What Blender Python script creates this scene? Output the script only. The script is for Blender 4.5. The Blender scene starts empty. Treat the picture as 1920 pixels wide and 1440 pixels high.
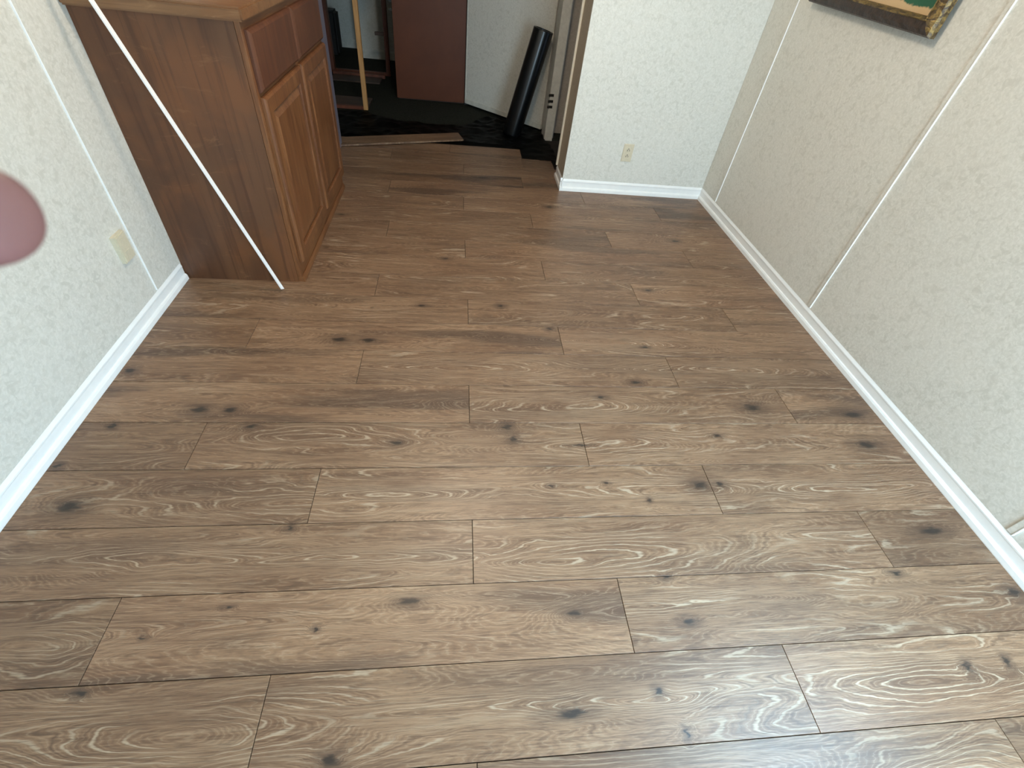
import bpy, bmesh, math, random
from mathutils import Vector, Matrix, noise
random.seed(7)
S = bpy.context.scene
COL = S.collection
PI = math.pi

# ------------------------------------------------------------------ camera
R_ = Vector((0.9927, -0.0739, 0.0953)).normalized()
cam_d = bpy.data.cameras.new('camera')
cam = bpy.data.objects.new('camera', cam_d); COL.objects.link(cam)
F_PX, CX, CY = 872.58, 953.37, 684.01
PITCH, YAW, ROLL = 0.7572647, 0.1652934, 0.1313356
FW = Vector((math.sin(YAW)*math.cos(PITCH), math.cos(YAW)*math.cos(PITCH), -math.sin(PITCH)))
r0 = FW.cross(Vector((0, 0, 1))).normalized(); u0 = r0.cross(FW)
RT = r0*math.cos(ROLL) + u0*math.sin(ROLL); UP = RT.cross(FW)
CAMH = 1.35
M = Matrix.Identity(4)
for i in range(3):
    M[i][0] = RT[i]; M[i][1] = UP[i]; M[i][2] = -FW[i]
M[2][3] = CAMH
cam.matrix_world = M
cam_d.sensor_fit = 'HORIZONTAL'; cam_d.sensor_width = 36.0
cam_d.lens = 36.0*F_PX/1920
cam_d.shift_x = (960-CX)/1920; cam_d.shift_y = (CY-720)/1920
cam_d.clip_start = 0.01; cam_d.clip_end = 60
cam_d.dof.use_dof = True; cam_d.dof.focus_distance = 2.2; cam_d.dof.aperture_fstop = 13
S.camera = cam

# ------------------------------------------------------------------ world, lights, exposure
S.view_settings.view_transform = 'Standard'
S.view_settings.look = 'None'
S.view_settings.gamma = 1.0
S.view_settings.use_curve_mapping = False
S.view_settings.exposure = 0.6
w = bpy.data.worlds.new('world'); S.world = w; w.use_nodes = True
w.node_tree.nodes['Background'].inputs[0].default_value = (0.55, 0.72, 1.0, 1)
w.node_tree.nodes['Background'].inputs[1].default_value = 1.0

def area(name, loc, look, sx, sy, power, colr):
    l = bpy.data.lights.new(name, 'AREA'); l.shape = 'RECTANGLE'; l.size = sx; l.size_y = sy
    l.energy = power; l.color = colr
    o = bpy.data.objects.new(name, l); COL.objects.link(o)
    o.location = loc
    o.rotation_euler = (Vector(look)-Vector(loc)).to_track_quat('-Z', 'Y').to_euler()
    return o
# daylight through the big window behind the camera and the window in the right wall
area('window_daylight', (1.15, -1.22, 1.10), (1.35, 3.0, 0.45), 0.95, 1.5, 60, (0.62, 0.85, 1.0))
sd = area('side_window_daylight', (1.81, 0.04, 1.62), (0.9, 0.20, 0.0), 0.80, 0.86, 17, (0.36, 0.70, 1.0))
sd.data.spread = math.radians(105)
# the warm ceiling light
l = bpy.data.lights.new('ceiling_light_bulb', 'POINT'); l.energy = 30; l.color = (1.0, 0.84, 0.66); l.shadow_soft_size = 0.14
lo = bpy.data.objects.new('ceiling_light_bulb', l); COL.objects.link(lo); lo.location = (0.13, 1.75, 2.17)

# ------------------------------------------------------------------ node helpers
def mat(name):
    m = bpy.data.materials.new(name); m.use_nodes = True
    nt = m.node_tree
    return m, nt, nt.nodes['Principled BSDF']
def N(nt, t, **kw):
    n = nt.nodes.new('ShaderNode'+t)
    for k, v in kw.items(): setattr(n, k, v)
    return n
def sv(nt, sock, v):
    if isinstance(v, bpy.types.NodeSocket): nt.links.new(v, sock)
    else: sock.default_value = v
def math_(nt, op, a, b=0.0, c=0.0, clamp=False):
    n = N(nt, 'Math', operation=op); n.use_clamp = clamp
    sv(nt, n.inputs[0], a); sv(nt, n.inputs[1], b)
    if len(n.inputs) > 2: sv(nt, n.inputs[2], c)
    return n.outputs[0]
def vmath(nt, op, a, b=(0, 0, 0), c=(0, 0, 0)):
    n = N(nt, 'VectorMath', operation=op)
    sv(nt, n.inputs[0], a)
    if op not in ('LENGTH',): sv(nt, n.inputs[1], b)
    if op == 'MULTIPLY_ADD': sv(nt, n.inputs[2], c)
    return n.outputs['Value'] if op == 'LENGTH' else n.outputs[0]
def noise_(nt, v, scale, detail=2.0, rough=0.5, dist=0.0):
    n = N(nt, 'TexNoise'); sv(nt, n.inputs['Vector'], v)
    n.inputs['Scale'].default_value = scale; n.inputs['Detail'].default_value = detail
    n.inputs['Roughness'].default_value = rough; n.inputs['Distortion'].default_value = dist
    return n.outputs['Fac']
def rng(nt, v, a, b, c=0.0, d=1.0, smooth=True):
    n = N(nt, 'MapRange'); n.interpolation_type = 'SMOOTHSTEP' if smooth else 'LINEAR'
    sv(nt, n.inputs[0], v)
    for k, x in zip((1, 2, 3, 4), (a, b, c, d)): sv(nt, n.inputs[k], x)
    return n.outputs[0]
def mix(nt, f, a, b, mode='MIX'):
    n = N(nt, 'Mix'); n.data_type = 'RGBA'; n.blend_type = mode
    sv(nt, n.inputs[0], f); sv(nt, n.inputs[6], a); sv(nt, n.inputs[7], b)
    return n.outputs[2]
def bump(nt, bs, h, strength, dist):
    b = N(nt, 'Bump'); b.inputs['Strength'].default_value = strength; b.inputs['Distance'].default_value = dist
    nt.links.new(h, b.inputs['Height']); nt.links.new(b.outputs[0], bs.inputs['Normal'])
def c4(r, g, b): return (r, g, b, 1.0)
def srgb(r, g, b):
    f = lambda x: ((x/255+0.055)/1.055)**2.4 if x > 10 else x/255/12.92
    return (f(r), f(g), f(b), 1.0)

# ------------------------------------------------------------------ materials
KNOTS = [(-1.1, 0.78, 0.043, 0.024, 1), (-0.465, 0.698, 0.014, 0.01, 0.8), (0.861, 0.82, 0.039, 0.023, 0.9), (0.937, 0.823, 0.02, 0.013, 0.7), (-0.479, 1.545, 0.048, 0.022, 0.95), (-0.36, 1.546, 0.044, 0.018, 0.9), (-0.884, 1.152, 0.039, 0.022, 1), (-0.783, 1.153, 0.032, 0.017, 0.9), (-0.689, 1.078, 0.023, 0.012, 0.9), (1.23, 1.179, 0.048, 0.024, 1), (1.623, 0.989, 0.05, 0.024, 1), (0.598, 1.228, 0.022, 0.01, 0.8), (1.016, 1.034, 0.02, 0.010, 0.8), (0.662, 0.393, 0.025, 0.011, 0.9), (0.634, 0.514, 0.016, 0.008, 0.8), (0.526, 0.241, 0.013, 0.010, 0.9), (0.297, 0.208, 0.049, 0.011, 0.9), (0.568, 0.153, 0.009, 0.013, 0.9), (1.414, 0.247, 0.014, 0.017, 0.9), (1.544, 0.253, 0.013, 0.017, 0.9), (1.616, 0.633, 0.06, 0.018, 0.9), (1.384, 0.499, 0.022, 0.009, 0.8), (1.667, 1.142, 0.065, 0.022, 0.8), (0.768, 1.315, 0.031, 0.013, 0.9), (-1.201, 1.342, 0.025, 0.018, 1), (-0.146, 1.804, 0.025, 0.010, 0.9), (0.226, 1.819, 0.024, 0.012, 0.8), (0.344, 0.43, 0.027, 0.009, 0.9), (-0.57, 0.484, 0.013, 0.005, 0.7), (-0.334, 0.42, 0.009, 0.006, 0.8), (-0.743, 0.419, 0.009, 0.005, 0.9), (-0.104, 0.478, 0.036, 0.014, 0.6), (-0.248, 0.158, 0.025, 0.016, 1), (-0.825, 0.311, 0.014, 0.009, 0.7), (-0.67, 2.675, 0.03, 0.014, 0.9), (0.876, 1.541, 0.021, 0.009, 0.8), (1.029, 1.999, 0.024, 0.012, 0.8), (1.374, 2.559, 0.033, 0.016, 0.8), (0.193, 3.354, 0.047, 0.02, 0.5), (0.625, 2.94, 0.033, 0.018, 0.6), (-0.048, 2.231, 0.023, 0.014, 0.7), (-0.186, 1.006, 0.029, 0.014, 0.7), (-1.13, 1.08, 0.013, 0.014, 0.7), (-1.21, 0.922, 0.015, 0.01, 0.8), (0.338, 0.826, 0.013, 0.006, 0.7), (0.529, 0.835, 0.013, 0.006, 0.7), (0.662, 0.766, 0.010, 0.010, 0.8), (0.445, 1.654, 0.02, 0.012, 0.8), (1.739, 0.43, 0.03, 0.015, 0.7), (0.471, 0.992, 0.04, 0.006, 0.8), (0.205, 1.075, 0.02, 0.02, 1), (0.225, 1.02, 0.018, 0.02, 1)]
CATH = [(0.462, 0.596, 0.287, 0.042), (1.189, 0.215, 0.399, 0.045), (-0.416, 1.034, 0.236, 0.045), (0.662, 1.0, 0.362, 0.044), (-0.557, 0.786, 0.319, 0.043), (0.429, 1.19, 0.334, 0.045), (0.114, 1.387, 0.364, 0.038), (0.785, 0.44, 0.367, 0.023), (0.739, 0.80, 0.333, 0.029), (-0.982, 0.415, 0.142, 0.032), (-0.614, 0.213, 0.257, 0.036), (-0.867, 0.62, 0.338, 0.024), (-0.242, 0.808, 0.252, 0.026), (1.438, 0.8, 0.343, 0.025), (1.277, 0.04, 0.288, 0.047), (0.735, 1.577, 0.235, 0.03), (-1.105, 2.434, 0.162, 0.017), (0.411, 0.23, 0.418, 0.02), (-0.221, 0.60, 0.296, 0.022), (1.181, 1.395, 0.312, 0.034)]

def laminate():
    m, nt, bs = mat('oak_laminate')
    tc = N(nt, 'TexCoord'); geo = N(nt, 'NewGeometry'); oi = N(nt, 'ObjectInfo')
    sep = N(nt, 'SeparateColor'); nt.links.new(oi.outputs['Color'], sep.inputs[0])
    tone, seed, kind = sep.outputs[0], sep.outputs[1], sep.outputs[2]
    comb = N(nt, 'CombineXYZ'); nt.links.new(math_(nt, 'MULTIPLY', seed, 37.0), comb.inputs[0]); nt.links.new(math_(nt, 'MULTIPLY', seed, 91.0), comb.inputs[1])
    p = vmath(nt, 'ADD', tc.outputs['Object'], comb.outputs[0])
    P = geo.outputs['Position']
    # wobble the world position a little so knots and arches get irregular outlines
    wob = N(nt, 'TexNoise'); sv(nt, wob.inputs['Vector'], vmath(nt, 'MULTIPLY', P, (5, 16, 1))); wob.inputs['Scale'].default_value = 1.0; wob.inputs['Detail'].default_value = 2
    wv = vmath(nt, 'MULTIPLY', vmath(nt, 'SUBTRACT', wob.outputs['Color'], (.5, .5, .5)), (0.10, 0.035, 0))
    Pw = vmath(nt, 'ADD', P, wv)
    wf = N(nt, 'TexNoise'); sv(nt, wf.inputs['Vector'], vmath(nt, 'MULTIPLY', P, (30, 90, 1))); wf.inputs['Scale'].default_value = 1.0
    Pk = vmath(nt, 'ADD', P, vmath(nt, 'MULTIPLY', vmath(nt, 'SUBTRACT', wf.outputs['Color'], (.5, .5, .5)), (0.05, 0.016, 0)))
    def mindist(lst, src):
        d = None
        for (x, y, rx, ry, *_) in lst:
            e = vmath(nt, 'LENGTH', vmath(nt, 'MULTIPLY_ADD', src, (1/rx, 1/ry, 0), (-x/rx, -y/ry, 0)))
            d = e if d is None else math_(nt, 'MINIMUM', d, e)
        return d
    dk = mindist(KNOTS, Pk)
    dc = mindist(CATH, Pw)
    # grain field
    q = vmath(nt, 'MULTIPLY', p, (1.5, 10, 1))
    n1 = noise_(nt, q, 1.0, 1.0, 0.45, 0.25)
    fld = math_(nt, 'MULTIPLY', n1, 11.0)
    arch = math_(nt, 'MULTIPLY', math_(nt, 'POWER', 2.718, math_(nt, 'MULTIPLY', math_(nt, 'MULTIPLY', dc, dc), -0.5)), 7.0)
    kn = math_(nt, 'MULTIPLY', math_(nt, 'POWER', 2.718, math_(nt, 'MULTIPLY', dk, -0.7)), 2.2)
    fld = math_(nt, 'ADD', fld, math_(nt, 'ADD', arch, kn))
    jit = noise_(nt, vmath(nt, 'MULTIPLY', p, (25, 110, 1)), 1.0, 2.0)
    fld = math_(nt, 'ADD', fld, math_(nt, 'MULTIPLY', jit, 0.45))
    tri = math_(nt, 'MULTIPLY', math_(nt, 'PINGPONG', fld, 0.5), 2.0)
    line = rng(nt, tri, 0.74, 0.97)
    brk = noise_(nt, vmath(nt, 'MULTIPLY', p, (3.0, 14, 1)), 1.0, 2.0)
    nearc = rng(nt, dc, 0.4, 2.4, 1.0, 0.0)
    lmask = math_(nt, 'MULTIPLY', line, math_(nt, 'MAXIMUM', math_(nt, 'MULTIPLY', rng(nt, brk, 0.48, 0.64), 0.75), math_(nt, 'MULTIPLY', nearc, rng(nt, brk, 0.34, 0.5))))
    lmask = math_(nt, 'MULTIPLY', lmask, rng(nt, kind, 0.3, 0.9, 1.0, 0.35, False))
    dline = math_(nt, 'MULTIPLY', rng(nt, tri, 0.25, 0.0), rng(nt, brk, 0.4, 0.6, 0.15, 0.5))
    # fine straight pores
    tri2 = math_(nt, 'MULTIPLY', math_(nt, 'PINGPONG', math_(nt, 'MULTIPLY', fld, 3.7), 0.5), 2.0)
    g1 = noise_(nt, vmath(nt, 'MULTIPLY', p, (14, 330, 1)), 1.0, 3.0, 0.65, 0.1)
    g2 = noise_(nt, vmath(nt, 'MULTIPLY', p, (3.0, 70, 1)), 1.0, 3.0, 0.6, 0.3)
    g3 = noise_(nt, vmath(nt, 'MULTIPLY', p, (1.3, 9, 1)), 1.0, 2.0, 0.5, 0.2)
    blotch = noise_(nt, vmath(nt, 'MULTIPLY', p, (2.2, 5, 1)), 1.0, 2.0)
    base = mix(nt, rng(nt, blotch, 0.3, 0.7), srgb(132, 98, 73), srgb(157, 122, 93))
    base = mix(nt, math_(nt, 'MULTIPLY', rng(nt, g2, 0.30, 0.52, 1.0, 0.0), 0.48), base, srgb(90, 64, 46))
    base = mix(nt, math_(nt, 'MULTIPLY', rng(nt, g2, 0.52, 0.74), 0.50), base, srgb(178, 150, 122))
    # broad dark heart streaks (stronger on the tan boards)
    streak = math_(nt, 'MULTIPLY', rng(nt, g3, 0.50, 0.66), rng(nt, kind, 0.2, 1.0, 0.35, 0.85, False))
    base = mix(nt, streak, base, srgb(88, 66, 52))
    base = mix(nt, math_(nt, 'MULTIPLY', rng(nt, tri2, 0.5, 0.0), 0.30), base, srgb(96, 72, 56))
    base = mix(nt, math_(nt, 'MULTIPLY', rng(nt, tri2, 0.65, 1.0), 0.22), base, srgb(196, 170, 142))
    base = mix(nt, dline, base, srgb(92, 68, 52))
    base = mix(nt, math_(nt, 'MULTIPLY', lmask, 0.85), base, srgb(198, 175, 148))
    base = mix(nt, math_(nt, 'MULTIPLY', rng(nt, g1, 0.34, 0.50, 1.0, 0.0), 0.50), base, srgb(82, 60, 45))
    base = mix(nt, math_(nt, 'MULTIPLY', rng(nt, g1, 0.55, 0.72), 0.38), base, srgb(192, 164, 134))
    # knots
    base = mix(nt, rng(nt, dk, 0.7, 2.6, 0.50, 0.0), base, srgb(80, 60, 48))
    base = mix(nt, rng(nt, dk, 0.25, 1.0, 0.92, 0.0), base, srgb(48, 39, 34))
    tn = N(nt, 'VectorMath', operation='SCALE'); nt.links.new(base, tn.inputs[0]); nt.links.new(tone, tn.inputs['Scale'])
    nt.links.new(tn.outputs[0], bs.inputs['Base Color'])
    rr = rng(nt, g1, 0.3, 0.7, 0.46, 0.34, False)
    nt.links.new(rr, bs.inputs['Roughness'])
    bs.inputs['Specular IOR Level'].default_value = 0.5
    bump(nt, bs, g1, 0.25, 0.0006)
    return m
M_LAM = laminate()

def vinyl(name, c1, c2, c3, scale=1.0):
    m, nt, bs = mat(name)
    tc = N(nt, 'TexCoord'); v = tc.outputs['Object']
    a = noise_(nt, v, 95*scale, 3.0, 0.6, 0.6)
    b = noise_(nt, v, 40*scale, 3.0, 0.6, 0.8)
    c = noise_(nt, v, 3.0, 2.0)
    col = mix(nt, rng(nt, a, 0.42, 0.62), c1, c2)
    col = mix(nt, math_(nt, 'MULTIPLY', rng(nt, b, 0.50, 0.66), 0.75), col, c3)
    col = mix(nt, math_(nt, 'MULTIPLY', rng(nt, c, 0.4, 0.7), 0.25), col, c2)
    nt.links.new(col, bs.inputs['Base Color'])
    bs.inputs['Roughness'].default_value = 0.55
    bump(nt, bs, a, 0.25, 0.001)
    return m
M_WALL = vinyl('mottled_vinyl_wallpaper', srgb(214, 212, 203), srgb(224, 222, 214), srgb(202, 200, 190))
M_FAR = vinyl('dim_room_wallpaper', srgb(206, 204, 194), srgb(216, 214, 206), srgb(198, 196, 184))

def plain(name, colr, rough=0.5, metal=0.0, var=0.06, scale=30, spec=0.5, bmp=0.0):
    m, nt, bs = mat(name)
    tc = N(nt, 'TexCoord')
    n = noise_(nt, tc.outputs['Object'], scale, 3.0, 0.6)
    d = tuple(max(0, x*(1-var*2.2)) for x in colr[:3])+(1,)
    nt.links.new(mix(nt, rng(nt, n, 0.35, 0.65), d, colr), bs.inputs['Base Color'])
    bs.inputs['Roughness'].default_value = rough; bs.inputs['Metallic'].default_value = metal
    bs.inputs['Specular IOR Level'].default_value = spec
    if bmp: bump(nt, bs, n, 0.5, bmp)
    return m
M_TRIM = plain('white_gloss_trim_paint', srgb(246, 247, 246), 0.28, var=0.01)
M_ROD = plain('bright_white_paint', srgb(252, 252, 252), 0.35, var=0.0)
M_BEAD = plain('cream_corner_bead', srgb(236, 230, 214), 0.4, var=0.01)
M_CREAM = plain('almond_plastic', srgb(216, 206, 182), 0.35, var=0.03, scale=90)
M_SLOT = plain('dark_slot', srgb(40, 34, 28), 0.6)
M_CEIL = plain('ceiling_paint', srgb(225, 222, 214), 0.8, var=0.02)
M_SUB = plain('subfloor_board', srgb(42, 34, 28), 0.9, var=0.2, scale=20)
M_CORE = plain('laminate_core', srgb(58, 44, 34), 0.8)
M_CARPET = plain('dark_green_carpet', srgb(50, 52, 46), 0.95, var=0.25, scale=160, bmp=0.003, spec=0.1)
M_FILM = plain('black_underlay_film', srgb(3, 3, 3), 0.5, var=0.1, scale=14, spec=0.07)
M_TUBE = plain('black_roll_plastic', srgb(6, 7, 8), 0.30, var=0.1, scale=10, spec=0.6)
M_BLACK = plain('matte_black', srgb(14, 12, 12), 0.6)
M_BROWNP = plain('smooth_brown_panel', srgb(96, 53, 33), 0.45, var=0.06, scale=4, spec=0.25)
M_METAL = plain('dull_hinge_metal', srgb(60, 58, 54), 0.4, metal=0.8)
M_LAV = plain('pale_lavender_board', srgb(118, 116, 132), 0.5, var=0.03)

def wood(name, cols, zdir=2, stretch=14, rough=0.42, worn=0.0):
    m, nt, bs = mat(name)
    tc = N(nt, 'TexCoord'); sc = [stretch, stretch, stretch]; sc[zdir] = stretch*0.09
    v = vmath(nt, 'MULTIPLY', tc.outputs['Object'], tuple(sc))
    sc2 = [x*7 for x in sc]; sc2[zdir] = sc[zdir]*3
    v2 = vmath(nt, 'MULTIPLY', tc.outputs['Object'], tuple(sc2))
    a = noise_(nt, v, 1.0, 3.0, 0.55, 0.8)
    b = noise_(nt, v2, 1.0, 3.0, 0.6, 0.2)
    c = noise_(nt, tc.outputs['Object'], 3.2, 3.0, 0.6, 0.6)
    d = noise_(nt, vmath(nt, 'MULTIPLY', tc.outputs['Object'], (3, 3, 10)), 2.0, 4.0, 0.7, 1.5)
    col = mix(nt, rng(nt, a, 0.32, 0.68), cols[0], cols[1])
    col = mix(nt, math_(nt, 'MULTIPLY', rng(nt, c, 0.42, 0.66), 0.75), col, cols[2])
    col = mix(nt, math_(nt, 'MULTIPLY', rng(nt, b, 0.50, 0.66), 0.55), col, cols[3])
    if worn: col = mix(nt, math_(nt, 'MULTIPLY', rng(nt, d, 0.58, 0.74), worn), col, cols[4])
    nt.links.new(col, bs.inputs['Base Color']); bs.inputs['Roughness'].default_value = rough
    bump(nt, bs, b, 0.15, 0.0006)
    return m
M_CAB = wood('reddish_stained_plywood', [srgb(80, 49, 31), srgb(98, 64, 41), srgb(114, 70, 40), srgb(70, 40, 25), srgb(134, 94, 62)], 2, 7, 0.45, 0.4)
M_CAB2 = wood('reddish_stained_oak', [srgb(100, 61, 37), srgb(130, 86, 52), srgb(116, 72, 42), srgb(80, 47, 28), srgb(150, 108, 70)], 2, 22, 0.38, 0.25)
M_CABH = wood('reddish_stained_oak_rail', [srgb(100, 61, 37), srgb(130, 86, 52), srgb(116, 72, 42), srgb(80, 47, 28), srgb(150, 108, 70)], 1, 22, 0.38, 0.25)
M_DRAW = wood('dark_stained_drawer_oak', [srgb(84, 50, 34), srgb(104, 64, 42), srgb(90, 52, 34), srgb(66, 38, 26), srgb(126, 86, 60)], 2, 16, 0.42, 0.2)
M_TOP = wood('golden_stained_counter', [srgb(112, 78, 50), srgb(136, 100, 68), srgb(120, 80, 48), srgb(92, 60, 38), srgb(160, 124, 88)], 0, 12, 0.42, 0.3)
M_PINE = wood('raw_pine', [srgb(176, 128, 76), srgb(198, 150, 94), srgb(186, 138, 84), srgb(140, 94, 52), srgb(150, 100, 56)], 2, 20, 0.55)
M_RED = wood('dark_red_wood', [srgb(92, 48, 32), srgb(112, 62, 42), srgb(98, 54, 36), srgb(60, 30, 20), srgb(120, 70, 48)], 2, 18, 0.45)
M_DARKW = wood('dark_brown_wood', [srgb(66, 48, 38), srgb(82, 60, 46), srgb(60, 44, 34), srgb(40, 28, 22), srgb(90, 66, 50)], 0, 14, 0.5)

def gilt():
    m, nt, bs = mat('worn_gilt_moulding')
    tc = N(nt, 'TexCoord')
    a = noise_(nt, vmath(nt, 'MULTIPLY', tc.outputs['Object'], (60, 26, 60)), 1.0, 4.0, 0.65, 0.8)
    col = mix(nt, rng(nt, a, 0.38, 0.62), srgb(64, 46, 24), srgb(150, 124, 74))
    nt.links.new(col, bs.inputs['Base Color']); bs.inputs['Roughness'].default_value = 0.42
    nt.links.new(rng(nt, a, 0.4, 0.6, 0.0, 0.5), bs.inputs['Metallic'])
    bump(nt, bs, a, 0.8, 0.004)
    return m
M_GILT = gilt()
M_FRAMEB = plain('brown_wood_and_shaded_gilt', srgb(58, 40, 28), 0.45, var=0.25, scale=60, bmp=0.004)  # brown backing; on the outer moulding it paints shade and grime over gilt
def canvas():
    m, nt, bs = mat('painted_canvas')
    tc = N(nt, 'TexCoord'); s = N(nt, 'SeparateXYZ'); nt.links.new(tc.outputs['Object'], s.inputs[0])
    n = noise_(nt, tc.outputs['Object'], 14, 4, 0.6, 0.5)
    h = math_(nt, 'ADD', s.outputs[2], math_(nt, 'MULTIPLY', math_(nt, 'SUBTRACT', n, 0.5), 0.05))
    col = mix(nt, rng(nt, h, 0.018, 0.026), srgb(206, 176, 134), srgb(34, 92, 66))
    col = mix(nt, rng(nt, h, 0.14, 0.2), col, srgb(70, 110, 84))
    col = mix(nt, rng(nt, h, 0.28, 0.36), col, srgb(150, 176, 190))
    nt.links.new(col, bs.inputs['Base Color']); bs.inputs['Roughness'].default_value = 0.5
    return m
M_CANVAS = canvas()
def skin():
    m, nt, bs = mat('skin')
    tc = N(nt, 'TexCoord')
    n = noise_(nt, tc.outputs['Object'], 60, 3, 0.5)
    nt.links.new(mix(nt, n, srgb(126, 86, 78), srgb(114, 78, 80)), bs.inputs['Base Color'])  # skin darkened evenly to stand for the shade of the unbuilt phone
    bs.inputs['Roughness'].default_value = 0.5
    bs.inputs['Subsurface Weight'].default_value = 0.15
    bs.inputs['Subsurface Radius'].default_value = (0.01, 0.003, 0.002)
    bs.inputs['Subsurface Scale'].default_value = 0.5
    return m
M_SKIN = skin()
M_NAIL = plain('fingernail', srgb(226, 178, 168), 0.3)
M_LAMP, _nt, _b = mat('frosted_lamp_glass')
_b.inputs['Emission Color'].default_value = (1, .82, .6, 1); _b.inputs['Emission Strength'].default_value = 4.0
_b.inputs['Base Color'].default_value = (.9, .88, .82, 1)
M_GLASS, _nt, _b = mat('window_glass')
_b.inputs['Transmission Weight'].default_value = 1.0; _b.inputs['Roughness'].default_value = 0.0; _b.inputs['IOR'].default_value = 1.05

# ------------------------------------------------------------------ mesh helpers
def link(o, parent=None):
    COL.objects.link(o)
    if parent is not None: o.parent = parent
    return o
def mesh_obj(name, bm, material, parent=None, loc=None, smooth=False):
    me = bpy.data.meshes.new(name); bmesh.ops.recalc_face_normals(bm, faces=bm.faces[:])
    bm.to_mesh(me); bm.free()
    for m in (material if isinstance(material, (list, tuple)) else [material]): me.materials.append(m)
    if smooth:
        for p in me.polygons: p.use_smooth = True
    o = bpy.data.objects.new(name, me)
    if loc is not None: o.location = loc
    return link(o, parent)
def add_box(bm, x0, x1, y0, y1, z0, z1, bev=0.0, mi=0):
    vs = [bm.verts.new((x, y, z)) for z in (z0, z1) for y in (y0, y1) for x in (x0, x1)]
    F = [(0, 2, 3, 1), (4, 5, 7, 6), (0, 1, 5, 4), (2, 6, 7, 3), (0, 4, 6, 2), (1, 3, 7, 5)]
    fs = [bm.faces.new([vs[i] for i in f]) for f in F]
    for f in fs: f.material_index = mi
    if bev:
        es = list({e for f in fs for e in f.edges})
        bmesh.ops.bevel(bm, geom=es, offset=bev, segments=1, profile=0.5, affect='EDGES')
def box(name, x0, x1, y0, y1, z0, z1, material, parent=None, bev=0.0, origin=None):
    """box in world coordinates; origin moves the object origin there (parents sit at the world origin unless given)"""
    o = origin or (0, 0, 0)
    bm = bmesh.new()
    add_box(bm, x0-o[0], x1-o[0], y0-o[1], y1-o[1], z0-o[2], z1-o[2], bev)
    ob = mesh_obj(name, bm, material, parent, loc=o if origin else None)
    return ob
def prism(name, pts, axis, a, b, material, parent=None, loc=None, smooth=False):
    """extrude 2D polygon along axis ('x': pts=(y,z); 'y': pts=(x,z); 'z': pts=(x,y))"""
    bm = bmesh.new()
    def P(p, t):
        return {'x': (t, p[0], p[1]), 'y': (p[0], t, p[1]), 'z': (p[0], p[1], t)}[axis]
    A = [bm.verts.new(P(p, a)) for p in pts]; B = [bm.verts.new(P(p, b)) for p in pts]
    bm.faces.new(A); bm.faces.new(B[::-1])
    n = len(pts)
    for i in range(n): bm.faces.new([A[i], B[i], B[(i+1) % n], A[(i+1) % n]])
    return mesh_obj(name, bm, material, parent, loc, smooth)
def empty(name, loc=(0, 0, 0), rz=0.0):
    o = bpy.data.objects.new(name, None); o.empty_display_size = 0.1; o.location = loc; o.rotation_euler = (0, 0, rz)
    return link(o)
def tag(o, label=None, cat=None, group=None, kind=None):
    if label: o['label'] = label
    if cat: o['category'] = cat
    if group: o['group'] = group
    if kind: o['kind'] = kind
    return o
def tube_bm(bm, a, b, r, seg=24, caps=True, r2=None):
    a = Vector(a); b = Vector(b); d = (b-a).normalized()
    u = d.orthogonal().normalized(); v = d.cross(u)
    r2 = r if r2 is None else r2
    A = [bm.verts.new(a+(u*math.cos(2*PI*i/seg)+v*math.sin(2*PI*i/seg))*r) for i in range(seg)]
    B = [bm.verts.new(b+(u*math.cos(2*PI*i/seg)+v*math.sin(2*PI*i/seg))*r2) for i in range(seg)]
    for i in range(seg):
        f = bm.faces.new([A[i], A[(i+1) % seg], B[(i+1) % seg], B[i]]); f.smooth = True
    if caps: bm.faces.new(A[::-1]); bm.faces.new(B)

# ------------------------------------------------------------------ room constants
XL, XR, YF = -1.231, 1.775, 3.210           # toes of the baseboards
WL, WR, WF = XL-0.014, XR+0.014, YF+0.014   # wall faces
XE = 0.733; WE = XE+0.014                   # free end of the far wall
CZ = 2.32                                   # ceiling height
YB = -1.30                                  # wall behind the camera

# ------------------------------------------------------------------ floor with planks
floor = box('floor', -2.7, 2.3, YB-0.05, 7.6, -0.05, -0.013, M_SUB)
tag(floor, 'brown oak laminate floor laid in staggered rows across the room', None, None, 'structure')
W = 0.19240; Y0 = 0.1333; LW = 6.87*W
cyc = {0: .33, 1: 2.51, 2: 4.7}
JO = {-1: .36, 0: 4.70, 1: 2.53, 2: .36, 3: 4.68, 4: 2.51, 5: .345, 6: 4.95, 7: 2.53, 8: .36, 9: 4.92, 10: 2.50, 11: .31, 12: 4.87, 13: 2.5, 14: .28, 15: 4.60, 16: 2.48, 17: .3}
plank_cache = {}
def plank_mesh(L, x0=0.0):
    key = round(L, 4)
    if key not in plank_cache:
        bm = bmesh.new(); g = 0.0009
        add_box(bm, g, L-g, g, W-g, -0.012, 0.0, 0.0)
        top = [e for e in bm.edges if all(abs(v.co.z) < 1e-6 for v in e.verts)]
        bmesh.ops.bevel(bm, geom=top, offset=0.0005, segments=1, affect='EDGES')
        bmesh.ops.recalc_face_normals(bm, faces=bm.faces[:])
        me = bpy.data.meshes.new('plank'); bm.to_mesh(me); bm.free()
        me.materials.append(M_LAM)
        plank_cache[key] = me
    return plank_cache[key]
rp = random.Random(21)
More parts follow.
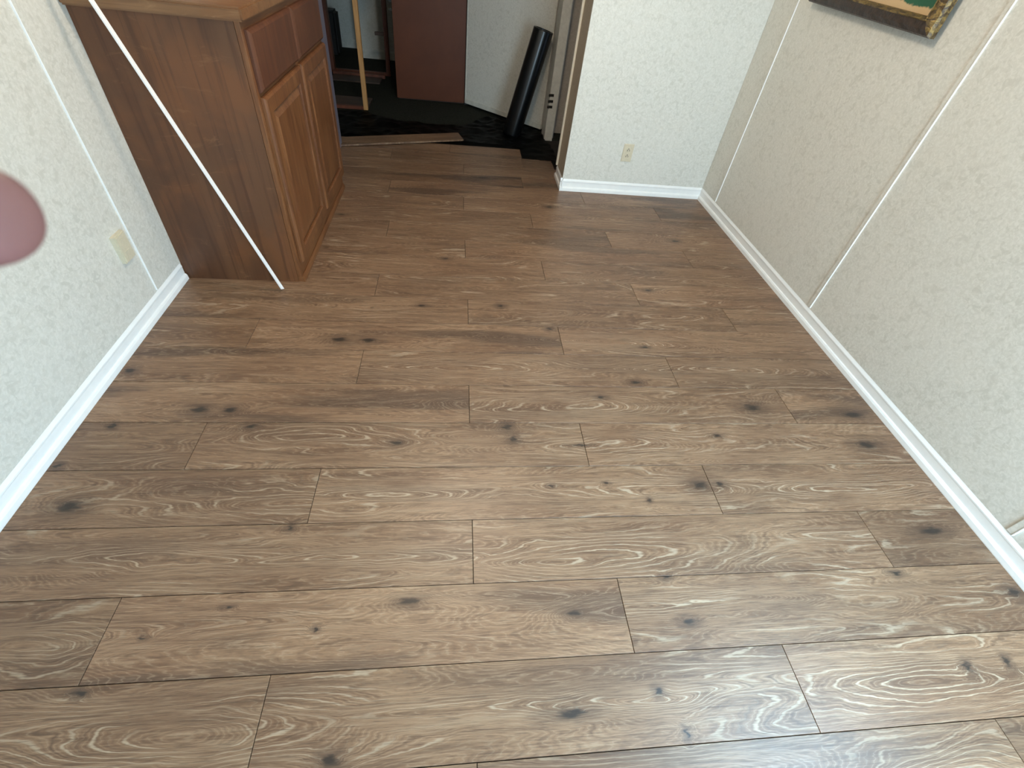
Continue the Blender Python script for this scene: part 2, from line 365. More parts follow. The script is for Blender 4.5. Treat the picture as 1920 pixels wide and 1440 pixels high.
# (tone, kind) for planks that stand out in the photograph, keyed by (row, index from the left)
TONE = {(0, 0): (.92, 0), (0, 1): (.98, .1), (0, 2): (1.12, .2), (1, 0): (.84, 0), (1, 1): (1.12, .85), (1, 2): (.98, 0),
        (2, 0): (.94, .1), (2, 1): (1.0, 0), (2, 2): (.86, .3), (3, 0): (.88, 0), (3, 1): (1.0, 0), (3, 2): (1.02, .1),
        (4, 0): (.82, 0), (4, 1): (.92, .1), (4, 2): (.98, 0), (5, 0): (1.02, 1), (5, 1): (.92, 0), (5, 2): (1.0, .9),
        (6, 0): (1.0, 1), (6, 1): (.95, 0), (6, 2): (.9, .1), (7, 0): (.9, .3), (7, 1): (1.0, 1), (7, 2): (1.0, 0),
        (8, 0): (.92, .5), (8, 1): (.9, 0), (8, 2): (.95, .2), (9, 0): (.95, .6), (9, 1): (.9, .2), (9, 2): (1.08, .1),
        (10, 0): (.95, .6), (10, 1): (.95, .3), (11, 0): (.92, .3), (11, 1): (1.02, .7), (12, 1): (.86, .4), (12, 2): (1.05, .2)}
def set_tone(o, tone, kind, seed): o.color = (tone*0.84, seed, kind, 1.0)
for r in range(-7, 20):
    y = Y0+W*r
    j = JO.get(r, cyc[(2-(r % 3)) % 3])*W
    xa = XL-0.008
    xb = XR+0.008
    if r >= 16: xb = XE+0.06
    if r == 18: xb = 2.70*W
    if r == 19: xb = 2.71*W
    if r >= 16: xa = -1.22
    cuts = []
    x = j-3*LW
    while x < xb+LW:
        cuts.append(x); x += LW
    pts = [xa]+[c for c in cuts if xa+0.04 < c < xb-0.04]+[xb]
    if r == 18: pts = [xa, 2.68*W-1.0, 2.68*W]
    if r == 19: pts = [xa, -0.25*W, 2.71*W]
    if r == 18: pts.append(3.95*W)
    for i in range(len(pts)-1):
        L = pts[i+1]-pts[i]
        o = bpy.data.objects.new('plank', plank_mesh(L)); o.parent = floor
        COL.objects.link(o)
        o.location = (pts[i], y, 0.0)
        t, k = TONE.get((r, i), (rp.uniform(.84, 1.02), rp.choice([0, .2, .5, 1])))
        if r == 18 and i == 2: t, k = 0.72, 0; o.location.z = -0.004
        set_tone(o, t, k, rp.random())

# ------------------------------------------------------------------ baseboards
BP = [(0, 0), (0.018, 0), (0.0185, 0.003), (0.0175, 0.020), (0.014, 0.027), (0.0085, 0.030), (0.0085, 0.060), (0.0105, 0.064), (0.0105, 0.069), (0.006, 0.078), (0.003, 0.086), (0, 0.086)]
E0 = 0.0045
prof = lambda off, sgn: [(off+sgn*(d-E0), z) for d, z in BP]
b = prism('baseboard_left', prof(WL, 1), 'y', YB+0.01, 1.955, M_TRIM); tag(b, 'white moulded baseboard along the left wall', kind='structure')
b = prism('baseboard_right', prof(WR, -1), 'y', YB+0.01, YF+0.012, M_TRIM); tag(b, 'white moulded baseboard along the right wall', kind='structure')
b = prism('baseboard_far', prof(WF, -1), 'x', XE, XR+0.012, M_TRIM); tag(b, 'bright white baseboard under the far wall', kind='structure')
b = prism('baseboard_return', prof(WE, -1), 'y', YF, 3.47, M_TRIM); tag(b, 'short baseboard piece wrapping the end of the far wall', kind='structure')

# ------------------------------------------------------------------ walls
def xwall(name, xface, sgn, y0, y1, seams, label, ext0=None):
    """wall in a Y-Z plane with vinyl panels; sgn=+1 when the room lies at +X of the face"""
    root = box(name, *sorted((xface-sgn*0.012, xface-sgn*0.10)), y0, y1, 0.0, CZ, M_CEIL)
    tag(root, label, kind='structure')
    ys = [y0]+[s for s in seams if y0 < s < y1]+[y1]
    for a, b_ in zip(ys[:-1], ys[1:]):
        box('wall_panel', *sorted((xface, xface-sgn*0.012)), a+0.0015, b_-0.0015, 0.0, CZ, M_WALL, root, 0.0008)
    for s in ys[1:-1]:
        # flat batten covering the joint, its near edge whitened for the window light it catches
        box('batten', *sorted((xface-sgn*0.001, xface+sgn*0.0045)), s-0.007, s+0.012, 0.087, CZ, M_WALL, root, 0.0012)
        box('batten_lit_edge', *sorted((xface-sgn*0.001, xface+sgn*0.0060)), s-0.0096, s-0.0070, 0.087, CZ, M_TRIM, root, 0.0010)
    return root
wl = xwall('wall_left', WL, 1, YB, 3.05, [0.52, 1.745], 'left wall of pale mottled vinyl panels beside the wooden cabinet')
wr = xwall('wall_right', WR, -1, 0.578, WF+0.1, [1.778, 2.992], 'right wall of pale mottled vinyl panels with the framed picture')
# near part of the right wall holds a window beside the photographer
wr2 = empty('wall_side')
wy0, wy1, wz0, wz1 = -0.40, 0.48, 1.15, 2.09
tag(wr2, 'near end of the right wall with a window beside the photographer', kind='structure')
for (a_, b_, c_, d_) in ((YB, wy0, 0, CZ), (wy1, 0.5765, 0, CZ), (wy0, wy1, 0, wz0), (wy0, wy1, wz1, CZ)):
    box('wall_panel', WR, WR+0.10, a_, b_, c_, d_, M_WALL, wr2)
wn2 = empty('window_2'); tag(wn2, 'small window in the right wall beside the photographer', kind='structure')
for (a_, b_, c_, d_) in ((wy0, wy0+.03, wz0, wz1), (wy1-.03, wy1, wz0, wz1), (wy0+.03, wy1-.03, wz0, wz0+.03), (wy0+.03, wy1-.03, wz1-.03, wz1)):
    box('window_frame', WR+0.05, WR+0.09, a_, b_, c_, d_, M_TRIM, wn2, 0.003)
box('pane', WR+0.068, WR+0.072, wy0+.03, wy1-.03, wz0+.03, wz1-.03, M_GLASS, wn2)
box('batten', WR-0.0045, WR+0.001, 0.570, 0.590, 0.087, CZ, M_WALL, wr2, 0.0012)
box('batten_lit_edge', WR-0.0060, WR+0.001, 0.5668, 0.5705, 0.087, CZ, M_TRIM, wr2, 0.0010)
wf = empty('wall_far'); tag(wf, 'bright far wall with the cream outlet, ending in a corner bead', kind='structure')
box('wall_panel', WE, WR-0.001, WF, WF+0.012, 0.0, CZ, M_WALL, wf, 0.0006)
box('wall_core', WE+0.012, WR, WF+0.012, 3.458, 0.0, CZ, M_CEIL, wf)
M_ENDP = vinyl('taupe_vinyl_end', srgb(176, 164, 146), srgb(186, 174, 156), srgb(168, 156, 138))
box('end_panel', WE, WE+0.012, WF+0.012, 3.470, 0.0, CZ, M_ENDP, wf)
box('back_panel', WE+0.012, WR, 3.458, 3.470, 0.0, CZ, M_FAR, wf)
prism('corner_bead', [(WE-0.013, 3.458), (WE+0.016, 3.458), (WE+0.016, 3.476), (WE-0.013, 3.476)], 'z', 0.0865, CZ, M_BEAD, wf)
prism('corner_strip', [(WE-0.0015, WF-0.0015), (WE+0.010, WF-0.0015), (WE+0.010, WF+0.003), (WE+0.003, WF+0.010), (WE-0.0015, WF+0.010)], 'z', 0.0865, CZ, M_WALL, wf)

# back wall with window behind the camera
bk = empty('wall_back'); tag(bk, 'wall with the big window behind the photographer', kind='structure')
WX0, WX1, WZ0, WZ1 = 0.55, 1.65, 0.35, 2.1
for (x0, x1, z0, z1) in ((WL, WX0, 0, CZ), (WX1, WR, 0, CZ), (WX0, WX1, 0, WZ0), (WX0, WX1, WZ1, CZ)):
    box('wall_panel', x0, x1, YB-0.1, YB, z0, z1, M_WALL, bk)
wn = empty('window_1'); tag(wn, 'wide window behind the photographer', kind='structure')
for (x0, x1, z0, z1) in ((WX0, WX0+.04, WZ0, WZ1), (WX1-.04, WX1, WZ0, WZ1), (WX0+.04, WX1-.04, WZ0, WZ0+.04), (WX0+.04, WX1-.04, WZ1-.04, WZ1), (1.08, 1.12, WZ0+.04, WZ1-.04)):
    box('window_frame', x0, x1, YB-0.07, YB-0.02, z0, z1, M_TRIM, wn, 0.003)
box('pane', WX0+.04, WX1-.04, YB-0.05, YB-0.045, WZ0+.04, WZ1-.04, M_GLASS, wn)
ce = box('ceiling', -2.7, 2.3, YB-0.1, 7.6, CZ, CZ+0.05, M_CEIL); tag(ce, 'plain off white ceiling', kind='structure')

# ceiling light fixture over the middle of the room (just out of frame)
cl = empty('ceiling_light', (0.13, 1.75, CZ)); tag(cl, 'round frosted ceiling light over the middle of the room', 'lamp')
bm = bmesh.new(); tube_bm(bm, (0, 0, -0.03), (0, 0, 0), 0.15, 32); mesh_obj('lamp_base', bm, M_TRIM, cl)
bm = bmesh.new()
tube_bm(bm, (0, 0, -0.034), (0, 0, -0.031), 0.14, 32); mesh_obj('lamp_glass', bm, M_LAMP, cl)

# ------------------------------------------------------------------ far dim room and hallway
def ywall(name, y, x0, x1, label, material=None, base=True, z1=CZ):
    material = material or M_FAR
    o = box(name, x0, x1, y, y+0.10, 0.0, z1, material); tag(o, label, kind='structure')
    if base:
        prism('baseboard', [(y-0.012, -0.012), (y, -0.012), (y, 0.09), (y-0.004, 0.09), (y-0.010, 0.07)], 'x', x0, x1, M_TRIM2, o)
    return o
M_TRIM2 = plain('dull_white_trim', srgb(214, 212, 202), 0.5, var=0.05)
ywall('wall_hall', 4.47, 0.845, 2.25, 'dim hallway wall behind the door jamb', M_ENDP, False)
ywall('wall_distant', 6.72, -1.16, 2.25, 'dim distant wall behind the wooden rack')
ywall('wall_recess', 7.20, -2.65, -1.16, 'dim recessed wall behind the black box')
o = box('wall_recess_side', -1.16, -1.06, 6.82, 7.3, 0, CZ, M_FAR); tag(o, 'side of the recess in the distant wall', kind='structure')
o = box('wall_hall_end', 2.25, 2.3, 3.324, 7.5, 0, CZ, M_FAR); tag(o, 'end wall of the hallway', kind='structure')
o = box('wall_farroom_left', -2.7, -2.65, 3.05, 7.5, 0, CZ, M_FAR); tag(o, 'left wall of the dim far room', kind='structure')
o = box('wall_peninsula_stub', -2.65, -1.345, 2.95, 3.05, 0, CZ, M_FAR); tag(o, 'short wall continuing left behind the cabinet', kind='structure')

# carpet of the far room
bm = bmesh.new(); add_box(bm, -2.64, 2.24, 4.30, 7.45, -0.0125, -0.003)
carpet = mesh_obj('carpet', bm, M_CARPET); tag(carpet, 'dark grey-green carpet on the floor of the dim far room', 'carpet')

# doorway trim and open door
tr = empty('trim_1', (0.80, 4.30, 0)); tag(tr, 'white door jamb with hinge leaves beside the black roll', kind='structure')
box('jamb', -0.036, 0.036, -0.02, 0.16, -0.012, CZ, M_TRIM2, tr, 0.002)
box('door_stop', 0.036, 0.052, 0.03, 0.16, -0.012, CZ, M_FAR, tr, 0.002)
for k, z in enumerate((0.345, 0.300, 0.258)):
    bm = bmesh.new(); tube_bm(bm, (-0.040, -0.026, z-0.009), (-0.040, -0.026, z+0.009), 0.0075, 12); mesh_obj('hinge_knuckle', bm, M_METAL, tr)
    box('hinge_leaf', -0.036, -0.004, -0.0225, -0.020, z-0.010, z+0.010, M_METAL, tr)
A = Vector((0.756, 4.475, 0)); B = Vector((0.086, 5.10, 0)); DL = (B-A).length; ang = math.atan2(B.y-A.y, B.x-A.x)
dr = empty('door_1', A, ang); tag(dr, 'pale open door standing at an angle behind the black roll', kind='structure')
box('door_panel', 0.0, DL, -0.034, 0.0, 0.02, 2.05, M_WALL, dr, 0.002)
box('edge_trim', DL, DL+0.012, -0.036, 0.004, 0.02, 2.05, M_TRIM2, dr, 0.002)
box('bottom_trim', 0.0, DL, 0.0, 0.010, 0.02, 0.060, M_TRIM2, dr, 0.002)

# tall brown panel cabinet in the far room
bc = empty('tall_cabinet', (-0.2535, 5.13, -0.003)); tag(bc, 'tall smooth brown cabinet standing on the carpet left of the open door', 'cabinet')
box('body', -0.315, 0.318, 0.022, 0.45, 0.0, 2.0, M_DARKW, bc, 0.003)
box('cabinet_door', -0.3235, 0.3235, 0.0, 0.020, 0.012, 1.99, M_BROWNP, bc, 0.003)
box('gap_shade_strip', 0.3235, 0.362, 0.0, 0.45, 0.0, 2.0, M_BLACK, bc)  # solid black strip standing for the shade in the side gap
for z in (0.70, 0.76): box('hinge', -0.350, -0.3235, 0.004, 0.016, z-0.008, z+0.008, M_METAL, bc)

# wooden rack: four posts, low deck with edge rails, top
rk = empty('wooden_rack', (0, 0, -0.003)); tag(rk, 'open wooden rack with a light pine front post beside the brown cabinet', 'rack')
def post(x, y, s, m, lab=None):
    o = box('post', x-s, x+s, y-s, y+s, 0.0, 0.98, m, rk, 0.002)
    if lab: tag(o, lab)
post(-0.815, 4.72, 0.019, M_PINE, 'light raw pine post')
post(-0.748, 5.97, 0.022, M_RED); post(-1.345, 5.97, 0.034, M_RED); post(-1.42, 4.72, 0.022, M_RED)
box('front_rail', -1.398, -0.8355, 4.700, 4.740, 0.0, 0.026, M_RED, rk, 0.002)
box('back_rail', -1.31, -0.771, 5.950, 5.990, 0.0, 0.030, M_RED, rk, 0.002)
box('back_rail', -1.31, -0.771, 5.820, 5.850, 0.0, 0.034, M_RED, rk, 0.002)
box('deck', -1.30, -0.80, 4.742, 5.05, 0.0, 0.012, M_DARKW, rk)
box('deck', -1.30, -0.80, 5.60, 5.818, 0.0, 0.012, M_DARKW, rk)
box('peg', -0.862, -0.771, 5.955, 5.985, 0.365, 0.395, M_DARKW, rk, 0.002)
box('rack_top', -1.46, -0.70, 4.68, 6.01, 0.98, 1.00, M_DARKW, rk, 0.002)

# black rounded box
bm = bmesh.new(); add_box(bm, -0.13, 0.13, -0.11, 0.11, 0.0, 0.43)
bmesh.ops.bevel(bm, geom=bm.edges[:], offset=0.025, segments=3, affect='EDGES')
o = mesh_obj('storage_case', bm, M_BLACK, None, (-1.53, 6.82, -0.003)); tag(o, 'black upright case with rounded corners behind the wooden rack', 'case')

# black film / underlay crumpled on the subfloor
POLY = [(-1.20, 3.77), (-1.20, 4.62), (-0.87, 4.64), (-0.79, 4.64), (-0.74, 4.56), (-0.55, 4.50), (-0.371, 4.451), (-0.158, 4.431), (0.0, 4.44), (0.119, 4.527), (0.20, 4.682), (0.33, 4.80), (0.45, 4.74), (0.60, 4.58), (0.72, 4.45), (0.76, 4.26), (0.80, 4.08), (0.815, 3.895), (0.80, 3.70), (0.77, 3.66), (0.75, 3.775), (0.53, 3.79), (0.51, 3.98), (-0.3, 3.985), (-0.6, 3.80)]
def inside(x, y):
    c = False; n = len(POLY)
    for i in range(n):
        x1, y1 = POLY[i]; x2, y2 = POLY[i-1]
        if (y1 > y) != (y2 > y) and x < (x2-x1)*(y-y1)/(y2-y1)+x1: c = not c
    return c
bm = bmesh.new(); st = 0.014; grid = {}
def film_z(x, y):
    v = noise.noise((x*7, y*9, 0))*0.5 + noise.noise((x*17, y*20, 3))*0.3
    ridge = abs(noise.noise((x*6+4, y*8, 7)))
    amp = 0.010 + 0.03*max(0, min(1, (x-0.1)/0.5))*max(0, min(1, (y-4.0)/0.3))
    if y > 4.02 and x < 0.5: amp += 0.012
    z = -0.008 + amp*max(0, v+0.45) + amp*(0.35-ridge)*0.8
    if y < 4.0 and x < 0.55: z = min(z, -0.004)
    return max(z, -0.0125 if y < 4.3 else -0.002)
xs = int((0.83+1.22)/st); ys_ = int((4.85-3.64)/st)
for i in range(xs):
    for j in range(ys_):
        x = -1.22+i*st; y = 3.64+j*st
        if inside(x+st/2, y+st/2):
            vs = []
            for (a, b_) in ((i, j), (i+1, j), (i+1, j+1), (i, j+1)):
                if (a, b_) not in grid:
                    X = -1.22+a*st; Y = 3.64+b_*st
                    grid[(a, b_)] = bm.verts.new((X+noise.noise((X*20, Y*20, 1))*0.008, Y+noise.noise((X*20, Y*20, 9))*0.008, film_z(X, Y)))
                vs.append(grid[(a, b_)])
            f = bm.faces.new(vs); f.smooth = True
film = mesh_obj('underlay_film', bm, M_FILM); tag(film, 'crumpled black plastic underlay film beyond the last floor planks', 'film')

# loose plank lying askew on the edge of the floor
me = plank_mesh(0.985)
lp = bpy.data.objects.new('loose_plank', me); COL.objects.link(lp)
lp.location = (-0.878, 3.752, 0.016); lp.rotation_euler = (math.radians(1.5), math.radians(-0.4), math.radians(17.6)); lp.scale = (1, 0.80, 1)
set_tone(lp, 0.86, 0.4, 0.37); tag(lp, 'loose brown laminate plank lying askew at the unfinished floor edge', 'plank')

# pale board standing behind the cabinet
o = box('board', -0.872, -0.862, 3.07, 3.80, -0.0, 1.0, M_LAV, None, 0.001); tag(o, 'thin pale board standing on edge behind the far end of the cabinet', 'board')

# black roll leaning against the jamb
rl = empty('black_roll', (0.475, 4.30, 0.012)); tag(rl, 'long glossy black roll leaning against the door jamb', 'roll')
top = Vector((0.176, 0.02, 0.765)); rr = 0.079
bm = bmesh.new(); seg = 40
d = top.normalized(); u = Vector((0, 1, 0)).cross(d).normalized(); v = d.cross(u)
rings = []
for t, rad in ((0.0, rr*.97), (0.02, rr), (0.5, rr*1.0), (1.0-0.01, rr), (1.0, rr*0.985)):
    c = top*t
    ring = []
    for i in range(seg):
        a = 2*PI*i/seg
        k = 1.0 + 0.012*math.sin(3*a)
        ring.append(bm.verts.new(c+(u*math.cos(a)+v*math.sin(a))*rad*k))
    rings.append(ring)
for A_, B_ in zip(rings[:-1], rings[1:]):
    for i in range(seg):
        f = bm.faces.new([A_[i], A_[(i+1) % seg], B_[(i+1) % seg], B_[i]]); f.smooth = True
bm.faces.new(rings[0][::-1])
inner = [bm.verts.new(top+(u*math.cos(2*PI*i/seg)+v*math.sin(2*PI*i/seg))*rr*0.80) for i in range(seg)]
deep = [bm.verts.new(top*0.93+(u*math.cos(2*PI*i/seg)+v*math.sin(2*PI*i/seg))*rr*0.78) for i in range(seg)]
for i in range(seg):
    bm.faces.new([rings[-1][i], rings[-1][(i+1) % seg], inner[(i+1) % seg], inner[i]])
    bm.faces.new([inner[i], inner[(i+1) % seg], deep[(i+1) % seg], deep[i]])
bm.faces.new(deep)
mesh_obj('rolled_sheet', bm, M_TUBE, rl)
bm = bmesh.new(); tube_bm(bm, top*0.935, top*0.99, rr*0.40, 20); mesh_obj('core', bm, M_BLACK, rl)

# ------------------------------------------------------------------ cabinet
KX0, KX1, KY0, KY1, KZ = WL+0.001, -0.722, 1.962, 3.045, 1.026
kb = empty('base_cabinet', (KX0, KY0, 0)); tag(kb, 'reddish-brown wooden base cabinet with two drawers and two doors against the left wall', 'cabinet')
def kbox(name, x0, x1, y0, y1, z0, z1, m, bev=0.0, parent=None, lab=None):
    o = box(name, x0-KX0, x1-KX0, y0-KY0, y1-KY0, z0, z1, m, parent or kb, bev)
    if lab: tag(o, lab)
    return o
kbox('carcass', KX0+0.001, KX1-0.020, KY0+0.007, KY1-0.001, 0.0, KZ-0.002, M_DARKW)
kbox('end_panel', KX0, KX1-0.020, KY0, KY0+0.006, 0.0, KZ, M_CAB)
kbox('far_end_panel', KX0, KX1-0.020, KY1-0.001, KY1+0.005, 0.0, KZ, M_CAB)
# face frame
FX0 = KX1-0.0195
kbox('face_frame_stile', FX0, KX1, KY0, KY0+0.032, 0.0, KZ, M_CAB2, 0.0015)
kbox('face_frame_stile', FX0, KX1, KY1-0.022, KY1+0.005, 0.0, KZ, M_CAB2, 0.0015)
kbox('face_frame_stile', FX0, KX1, 2.496, 2.544, 0.070, KZ-0.02, M_CAB2, 0.001)
for z0, z1 in ((0.0, 0.085), (0.772, 0.815), (0.990, KZ)):
    kbox('face_frame_rail', FX0+0.0005, KX1-0.0005, KY0+0.032, KY1-0.022, z0, z1, M_CABH, 0.001)
# shoe strip along the foot of the face
prism('shoe_strip', [(KX1-KX0+0.0005, 0), (KX1-KX0+0.011, 0), (KX1-KX0+0.011, 0.012), (KX1-KX0+0.004, 0.030), (KX1-KX0+0.0005, 0.030)], 'y', 0.002, KY1-KY0, M_CABH, kb)
def drawer(y0, y1, z0, z1):
    # slab with chamfered rim
    t = 0.019; x = KX1+0.0008
    bm = bmesh.new()
    def ring(xx, i): return [bm.verts.new((xx-KX0, yy-KY0, zz)) for yy, zz in ((y0+i, z0+i), (y1-i, z0+i), (y1-i, z1-i), (y0+i, z1-i))]
    R = [ring(x, 0), ring(x+t*0.45, 0), ring(x+t*0.75, 0.006), ring(x+t, 0.013)]
    bm.faces.new(R[0][::-1]); bm.faces.new(R[-1])
    for a, c in zip(R[:-1], R[1:]):
        for i in range(4): bm.faces.new([a[i], a[(i+1) % 4], c[(i+1) % 4], c[i]])
    o = mesh_obj('drawer_front', bm, M_DRAW, kb)
drawer(1.982, 2.508, 0.808, 1.000); drawer(2.532, 3.030, 0.808, 1.000)
def cab_door(y0, y1, z0, z1):
    x = KX1+0.0008; t = 0.020; fw = 0.062
    root = None
    bm = bmesh.new()
    def ring(xx, yi, zi): return [bm.verts.new((xx-KX0, yy-KY0, zz)) for yy, zz in ((y0+yi, z0+zi), (y1-yi, z0+zi), (y1-yi, z1-zi), (y0+yi, z1-zi))]
    R = [ring(x, 0, 0), ring(x+t*0.5, 0, 0), ring(x+t*0.78, 0.004, 0.004), ring(x+t, 0.009, 0.009), ring(x+t, fw-0.006, fw-0.006), ring(x+t*0.80, fw-0.003, fw-0.003), ring(x+t*0.72, fw, fw), ring(x+t*0.30, fw+0.001, fw+0.001)]
    bm.faces.new(R[0][::-1]); bm.faces.new(R[-1])
    for a, c in zip(R[:-1], R[1:]):
        for i in range(4): bm.faces.new([a[i], a[(i+1) % 4], c[(i+1) % 4], c[i]])
    d = mesh_obj('cabinet_door', bm, M_CAB2, kb)
    bm = bmesh.new(); f2 = fw+0.004
    R = [ring(x+t*0.31, f2, f2), ring(x+t*0.40, f2, f2), ring(x+t*0.95, f2+0.026, f2+0.026)]
    bm.faces.new(R[0][::-1]); bm.faces.new(R[-1])
    for a, c in zip(R[:-1], R[1:]):
        for i in range(4): bm.faces.new([a[i], a[(i+1) % 4], c[(i+1) % 4], c[i]])
    mesh_obj('raised_panel', bm, M_CAB2, d)
cab_door(1.982, 2.508, 0.095, 0.792); cab_door(2.532, 3.036, 0.095, 0.792)

# countertop slab lying on the cabinet
bm = bmesh.new(); add_box(bm, 0, -0.700-KX0, 0, 3.075-1.935, 0, 0.040)
bmesh.ops.bevel(bm, geom=[e for e in bm.edges], offset=0.006, segments=2, affect='EDGES')
o = mesh_obj('countertop', bm, M_TOP, None, (KX0, 1.935, KZ+0.001)); tag(o, 'golden brown wooden countertop lying on the base cabinet', 'countertop')

# ------------------------------------------------------------------ white stick leaning on the left wall
Fp = Vector((-0.794, 1.885, 0.0)); Tp = Vector((WL+0.010, 1.884, 1.447))
dd = (Tp-Fp); Ls = dd.length
bm = bmesh.new(); s = 0.0088
pr = [(-s, -s*0.55), (s*0.2, -s*0.55), (s*0.8, -s*0.2), (s, s*0.35), (s, s*0.6), (-s, s*0.6)]
A_ = [bm.verts.new((p[0], p[1], 0.004+(0.010 if p[0] > 0 else 0))) for p in pr]; B_ = [bm.verts.new((p[0], p[1], Ls)) for p in pr]
bm.faces.new(A_); bm.faces.new(B_[::-1])
for i in range(6): bm.faces.new([A_[i], B_[i], B_[(i+1) % 6], A_[(i+1) % 6]])
rod = mesh_obj('trim_stick', bm, M_ROD, None, Fp)
rod.rotation_euler = dd.to_track_quat('Z', 'Y').to_euler()
tag(rod, 'thin bright white trim stick leaning in front of the cabinet onto the left wall', 'trim')

# ------------------------------------------------------------------ outlets
of = empty('wall_outlet', (1.1625, WF, 0.286)); tag(of, 'cream duplex outlet low on the bright far wall', 'outlet', 'cream wall outlets')
bm = bmesh.new(); add_box(bm, -0.035, 0.035, -0.0065, -0.0003, -0.0575, 0.0575)
bmesh.ops.bevel(bm, geom=[e for e in bm.edges if all(v.co.y < -0.006 for v in e.verts)], offset=0.003, segments=2, affect='EDGES'); mesh_obj('plate', bm, M_CREAM, of)
for z in (-0.0195, 0.0195):
    bm = bmesh.new(); add_box(bm, -0.0165, 0.0165, -0.0085, -0.0064, z-0.0135, z+0.0135)
    bmesh.ops.bevel(bm, geom=[e for e in bm.edges if abs(e.verts[0].co.z-e.verts[1].co.z) < 1e-6 and abs(e.verts[0].co.x-e.verts[1].co.x) < 1e-6 and False] or [e for e in bm.edges if abs(e.verts[0].co.y-e.verts[1].co.y) > 1e-4], offset=0.006, segments=3, affect='EDGES')
    rc = mesh_obj('receptacle', bm, M_CREAM, of)
    bm = bmesh.new()
    add_box(bm, -0.0085, -0.0052, -0.0090, -0.0084, z-0.007, z+0.004); add_box(bm, 0.0052, 0.0085, -0.0090, -0.0084, z-0.006, z+0.003)
    tube_bm(bm, (0, -0.0090, z+0.0085), (0, -0.0084, z+0.0085), 0.0032, 10)
    mesh_obj('slot', bm, M_SLOT, rc)
bm = bmesh.new(); tube_bm(bm, (0, -0.0075, 0), (0, -0.0064, 0), 0.003, 10); mesh_obj('screw', bm, M_CREAM, of)

ol = empty('wall_outlet', (WL, 1.668, 0.330)); tag(ol, 'thick cream outlet on the left wall near the cabinet', 'outlet', 'cream wall outlets')
bm = bmesh.new(); add_box(bm, 0.0003, 0.019, -0.033, 0.033, -0.053, 0.053)
bmesh.ops.bevel(bm, geom=[e for e in bm.edges if all(v.co.x > 0.018 for v in e.verts)], offset=0.004, segments=2, affect='EDGES'); mesh_obj('plate', bm, M_CREAM, ol)
for z in (-0.024, 0.024):
    bm = bmesh.new(); add_box(bm, 0.0189, 0.0204, -0.016, 0.016, z-0.013, z+0.013)
    rc = mesh_obj('receptacle', bm, M_CREAM, ol)
    bm = bmesh.new(); add_box(bm, 0.0203, 0.0207, -0.0075, -0.0055, z-0.006, z+0.004); add_box(bm, 0.0203, 0.0207, 0.0055, 0.0075, z-0.005, z+0.003); mesh_obj('slot', bm, M_CREAM, rc)

# ------------------------------------------------------------------ framed picture on the right wall
PY0, PY1, PZ0, PZ1 = 1.972, 2.830, 1.193, 1.82
pf = empty('framed_picture', (WR, (PY0+PY1)/2, PZ0)); tag(pf, 'framed landscape painting with gilt moulding shaded dark at top and bottom on the right wall', 'picture')
HW = (PY1-PY0)/2; HH = PZ1-PZ0
pf.rotation_euler = (math.radians(1.4), 0, 0)
box('backing', -0.0225, -0.0005, -HW+0.03, HW-0.03, 0.03, HH-0.03, M_FRAMEB, pf)
# mitred moulding members; profile (inset from outer edge, protrusion from wall)
PR_D = [(0.0, 0.004), (0.0, 0.022), (0.006, 0.034), (0.022, 0.041), (0.044, 0.038), (0.044, 0.004)]
PR_G = [(0.0442, 0.012), (0.0442, 0.040), (0.048, 0.042), (0.053, 0.036), (0.058, 0.028), (0.058, 0.012)]
def members(name, PR, m, rough=0.0):
    corners = [(-HW, 0), (HW, 0), (HW, HH), (-HW, HH)]; inn = [(1, 1), (-1, 1), (-1, -1), (1, -1)]
    for k in range(4):
        bm = bmesh.new(); n = 26; rings = []
        for s_ in range(n+1):
            t = s_/n; ring = []
            for q_, (ins, pro) in enumerate(PR):
                a = (corners[k][0]+inn[k][0]*ins, corners[k][1]+inn[k][1]*ins); k2 = (k+1) % 4
                b_ = (corners[k2][0]+inn[k2][0]*ins, corners[k2][1]+inn[k2][1]*ins)
                y = a[0]+(b_[0]-a[0])*t; z = a[1]+(b_[1]-a[1])*t
                pp = pro+0.020
                if rough and 0 < s_ < n and pro > 0.03: pp += random.uniform(-rough, rough)
                ring.append(bm.verts.new((-pp, y, z)))
            rings.append(ring)
        for a, c in zip(rings[:-1], rings[1:]):
            for i in range(len(PR)): bm.faces.new([a[i], a[(i+1) % len(PR)], c[(i+1) % len(PR)], c[i]])
        bm.faces.new(rings[0][::-1]); bm.faces.new(rings[-1])
        mesh_obj(name, bm, (M_FRAMEB if name == 'outer_moulding' and k in (0, 2) else M_GILT), pf)  # bottom and top gilt members coloured dark for shade and grime
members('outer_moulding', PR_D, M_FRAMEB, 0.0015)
members('gilt_moulding', PR_G, M_GILT, 0.002)
bm = bmesh.new(); add_box(bm, -0.036, -0.030, -HW+0.0585, HW-0.0585, 0.0, HH-0.117); mesh_obj('canvas', bm, M_CANVAS, pf, (0, 0, 0.0585))

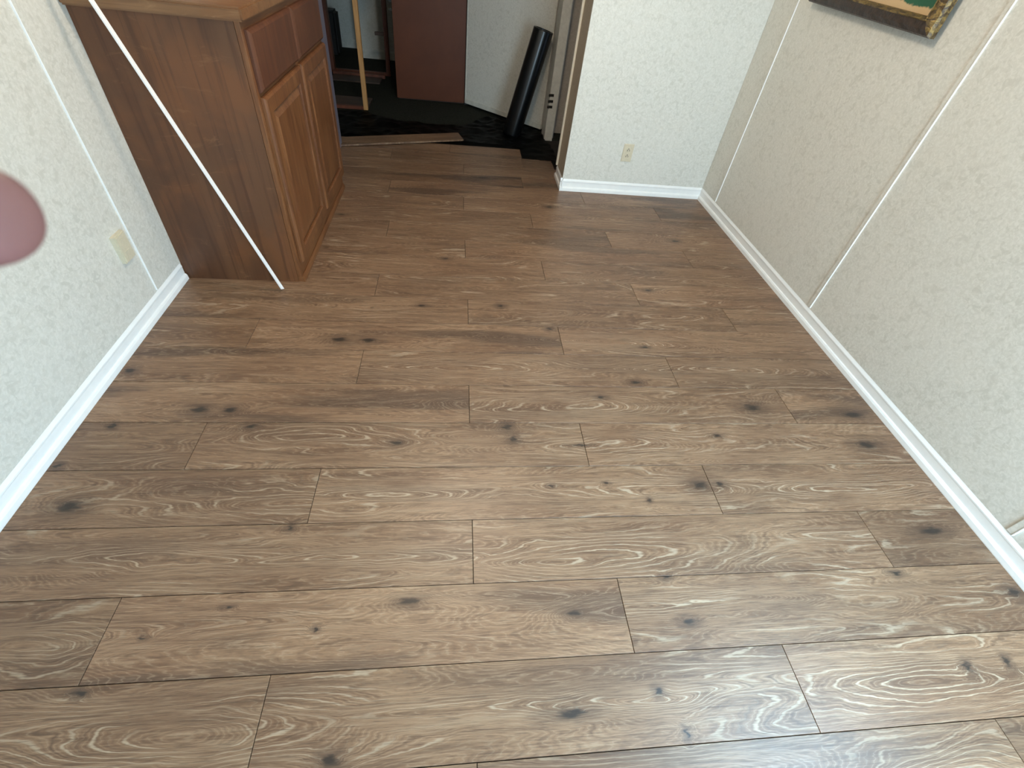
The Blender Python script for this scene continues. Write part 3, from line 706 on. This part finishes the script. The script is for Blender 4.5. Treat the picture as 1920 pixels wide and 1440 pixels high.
# ------------------------------------------------------------------ the photographer's hand at the lens edge
hand_pts = []; hand_edges = []; hand_r = []
def hv(p, r): hand_pts.append(Vector(p)); hand_r.append(r); return len(hand_pts)-1
def chain(a, lst):
    for p, r in lst:
        i = hv(p, r); hand_edges.append((a, i)); a = i
    return a
wrist = hv((-0.225, -0.080, 0.015), 0.026)
chain(wrist, [((-0.245, -0.150, 0.045), 0.028), ((-0.265, -0.220, 0.075), 0.032)])
palm = hv((-0.205, -0.035, -0.010), 0.028); hand_edges.append((wrist, palm))
chain(palm, [((-0.178, 0.012, -0.045), 0.014), ((-0.150, 0.030, -0.066), 0.0095), ((-0.124, 0.0265, -0.073), 0.0088), ((-0.103, 0.0240, -0.0745), 0.0090), ((-0.089, 0.0240, -0.075), 0.0092), ((-0.0825, 0.0238, -0.075), 0.0086), ((-0.0792, 0.0235, -0.075), 0.0060)])
chain(palm, [((-0.175, -0.008, -0.042), 0.013), ((-0.140, 0.000, -0.052), 0.0092), ((-0.116, -0.004, -0.046), 0.0086), ((-0.098, -0.006, -0.034), 0.0078)])
chain(palm, [((-0.177, -0.028, -0.036), 0.012), ((-0.145, -0.026, -0.044), 0.0088), ((-0.120, -0.028, -0.036), 0.0082), ((-0.104, -0.030, -0.024), 0.0074)])
chain(palm, [((-0.182, -0.046, -0.028), 0.011), ((-0.154, -0.050, -0.034), 0.0080), ((-0.134, -0.051, -0.028), 0.0074), ((-0.120, -0.052, -0.018), 0.0066)])
chain(palm, [((-0.190, -0.028, 0.018), 0.015), ((-0.165, -0.010, 0.030), 0.0115), ((-0.138, 0.004, 0.030), 0.0105), ((-0.115, 0.014, 0.024), 0.0090)])
me = bpy.data.meshes.new('hand')
me.from_pydata([M @ p for p in hand_pts], hand_edges, []); me.update()
hand = bpy.data.objects.new('hand', me); link(hand)
me.materials.append(M_SKIN)
sk = hand.modifiers.new('Skin', 'SKIN'); sk.use_smooth_shade = True; sk.branch_smoothing = 0.6
for i, v_ in enumerate(me.skin_vertices[0].data):
    v_.radius = (hand_r[i], hand_r[i]); v_.use_root = (i == 0)
sb = hand.modifiers.new('Subdivision', 'SUBSURF'); sb.levels = 2; sb.render_levels = 3
tag(hand, "blurred pink fingertip of the photographer's hand at the left edge of the picture", 'hand')
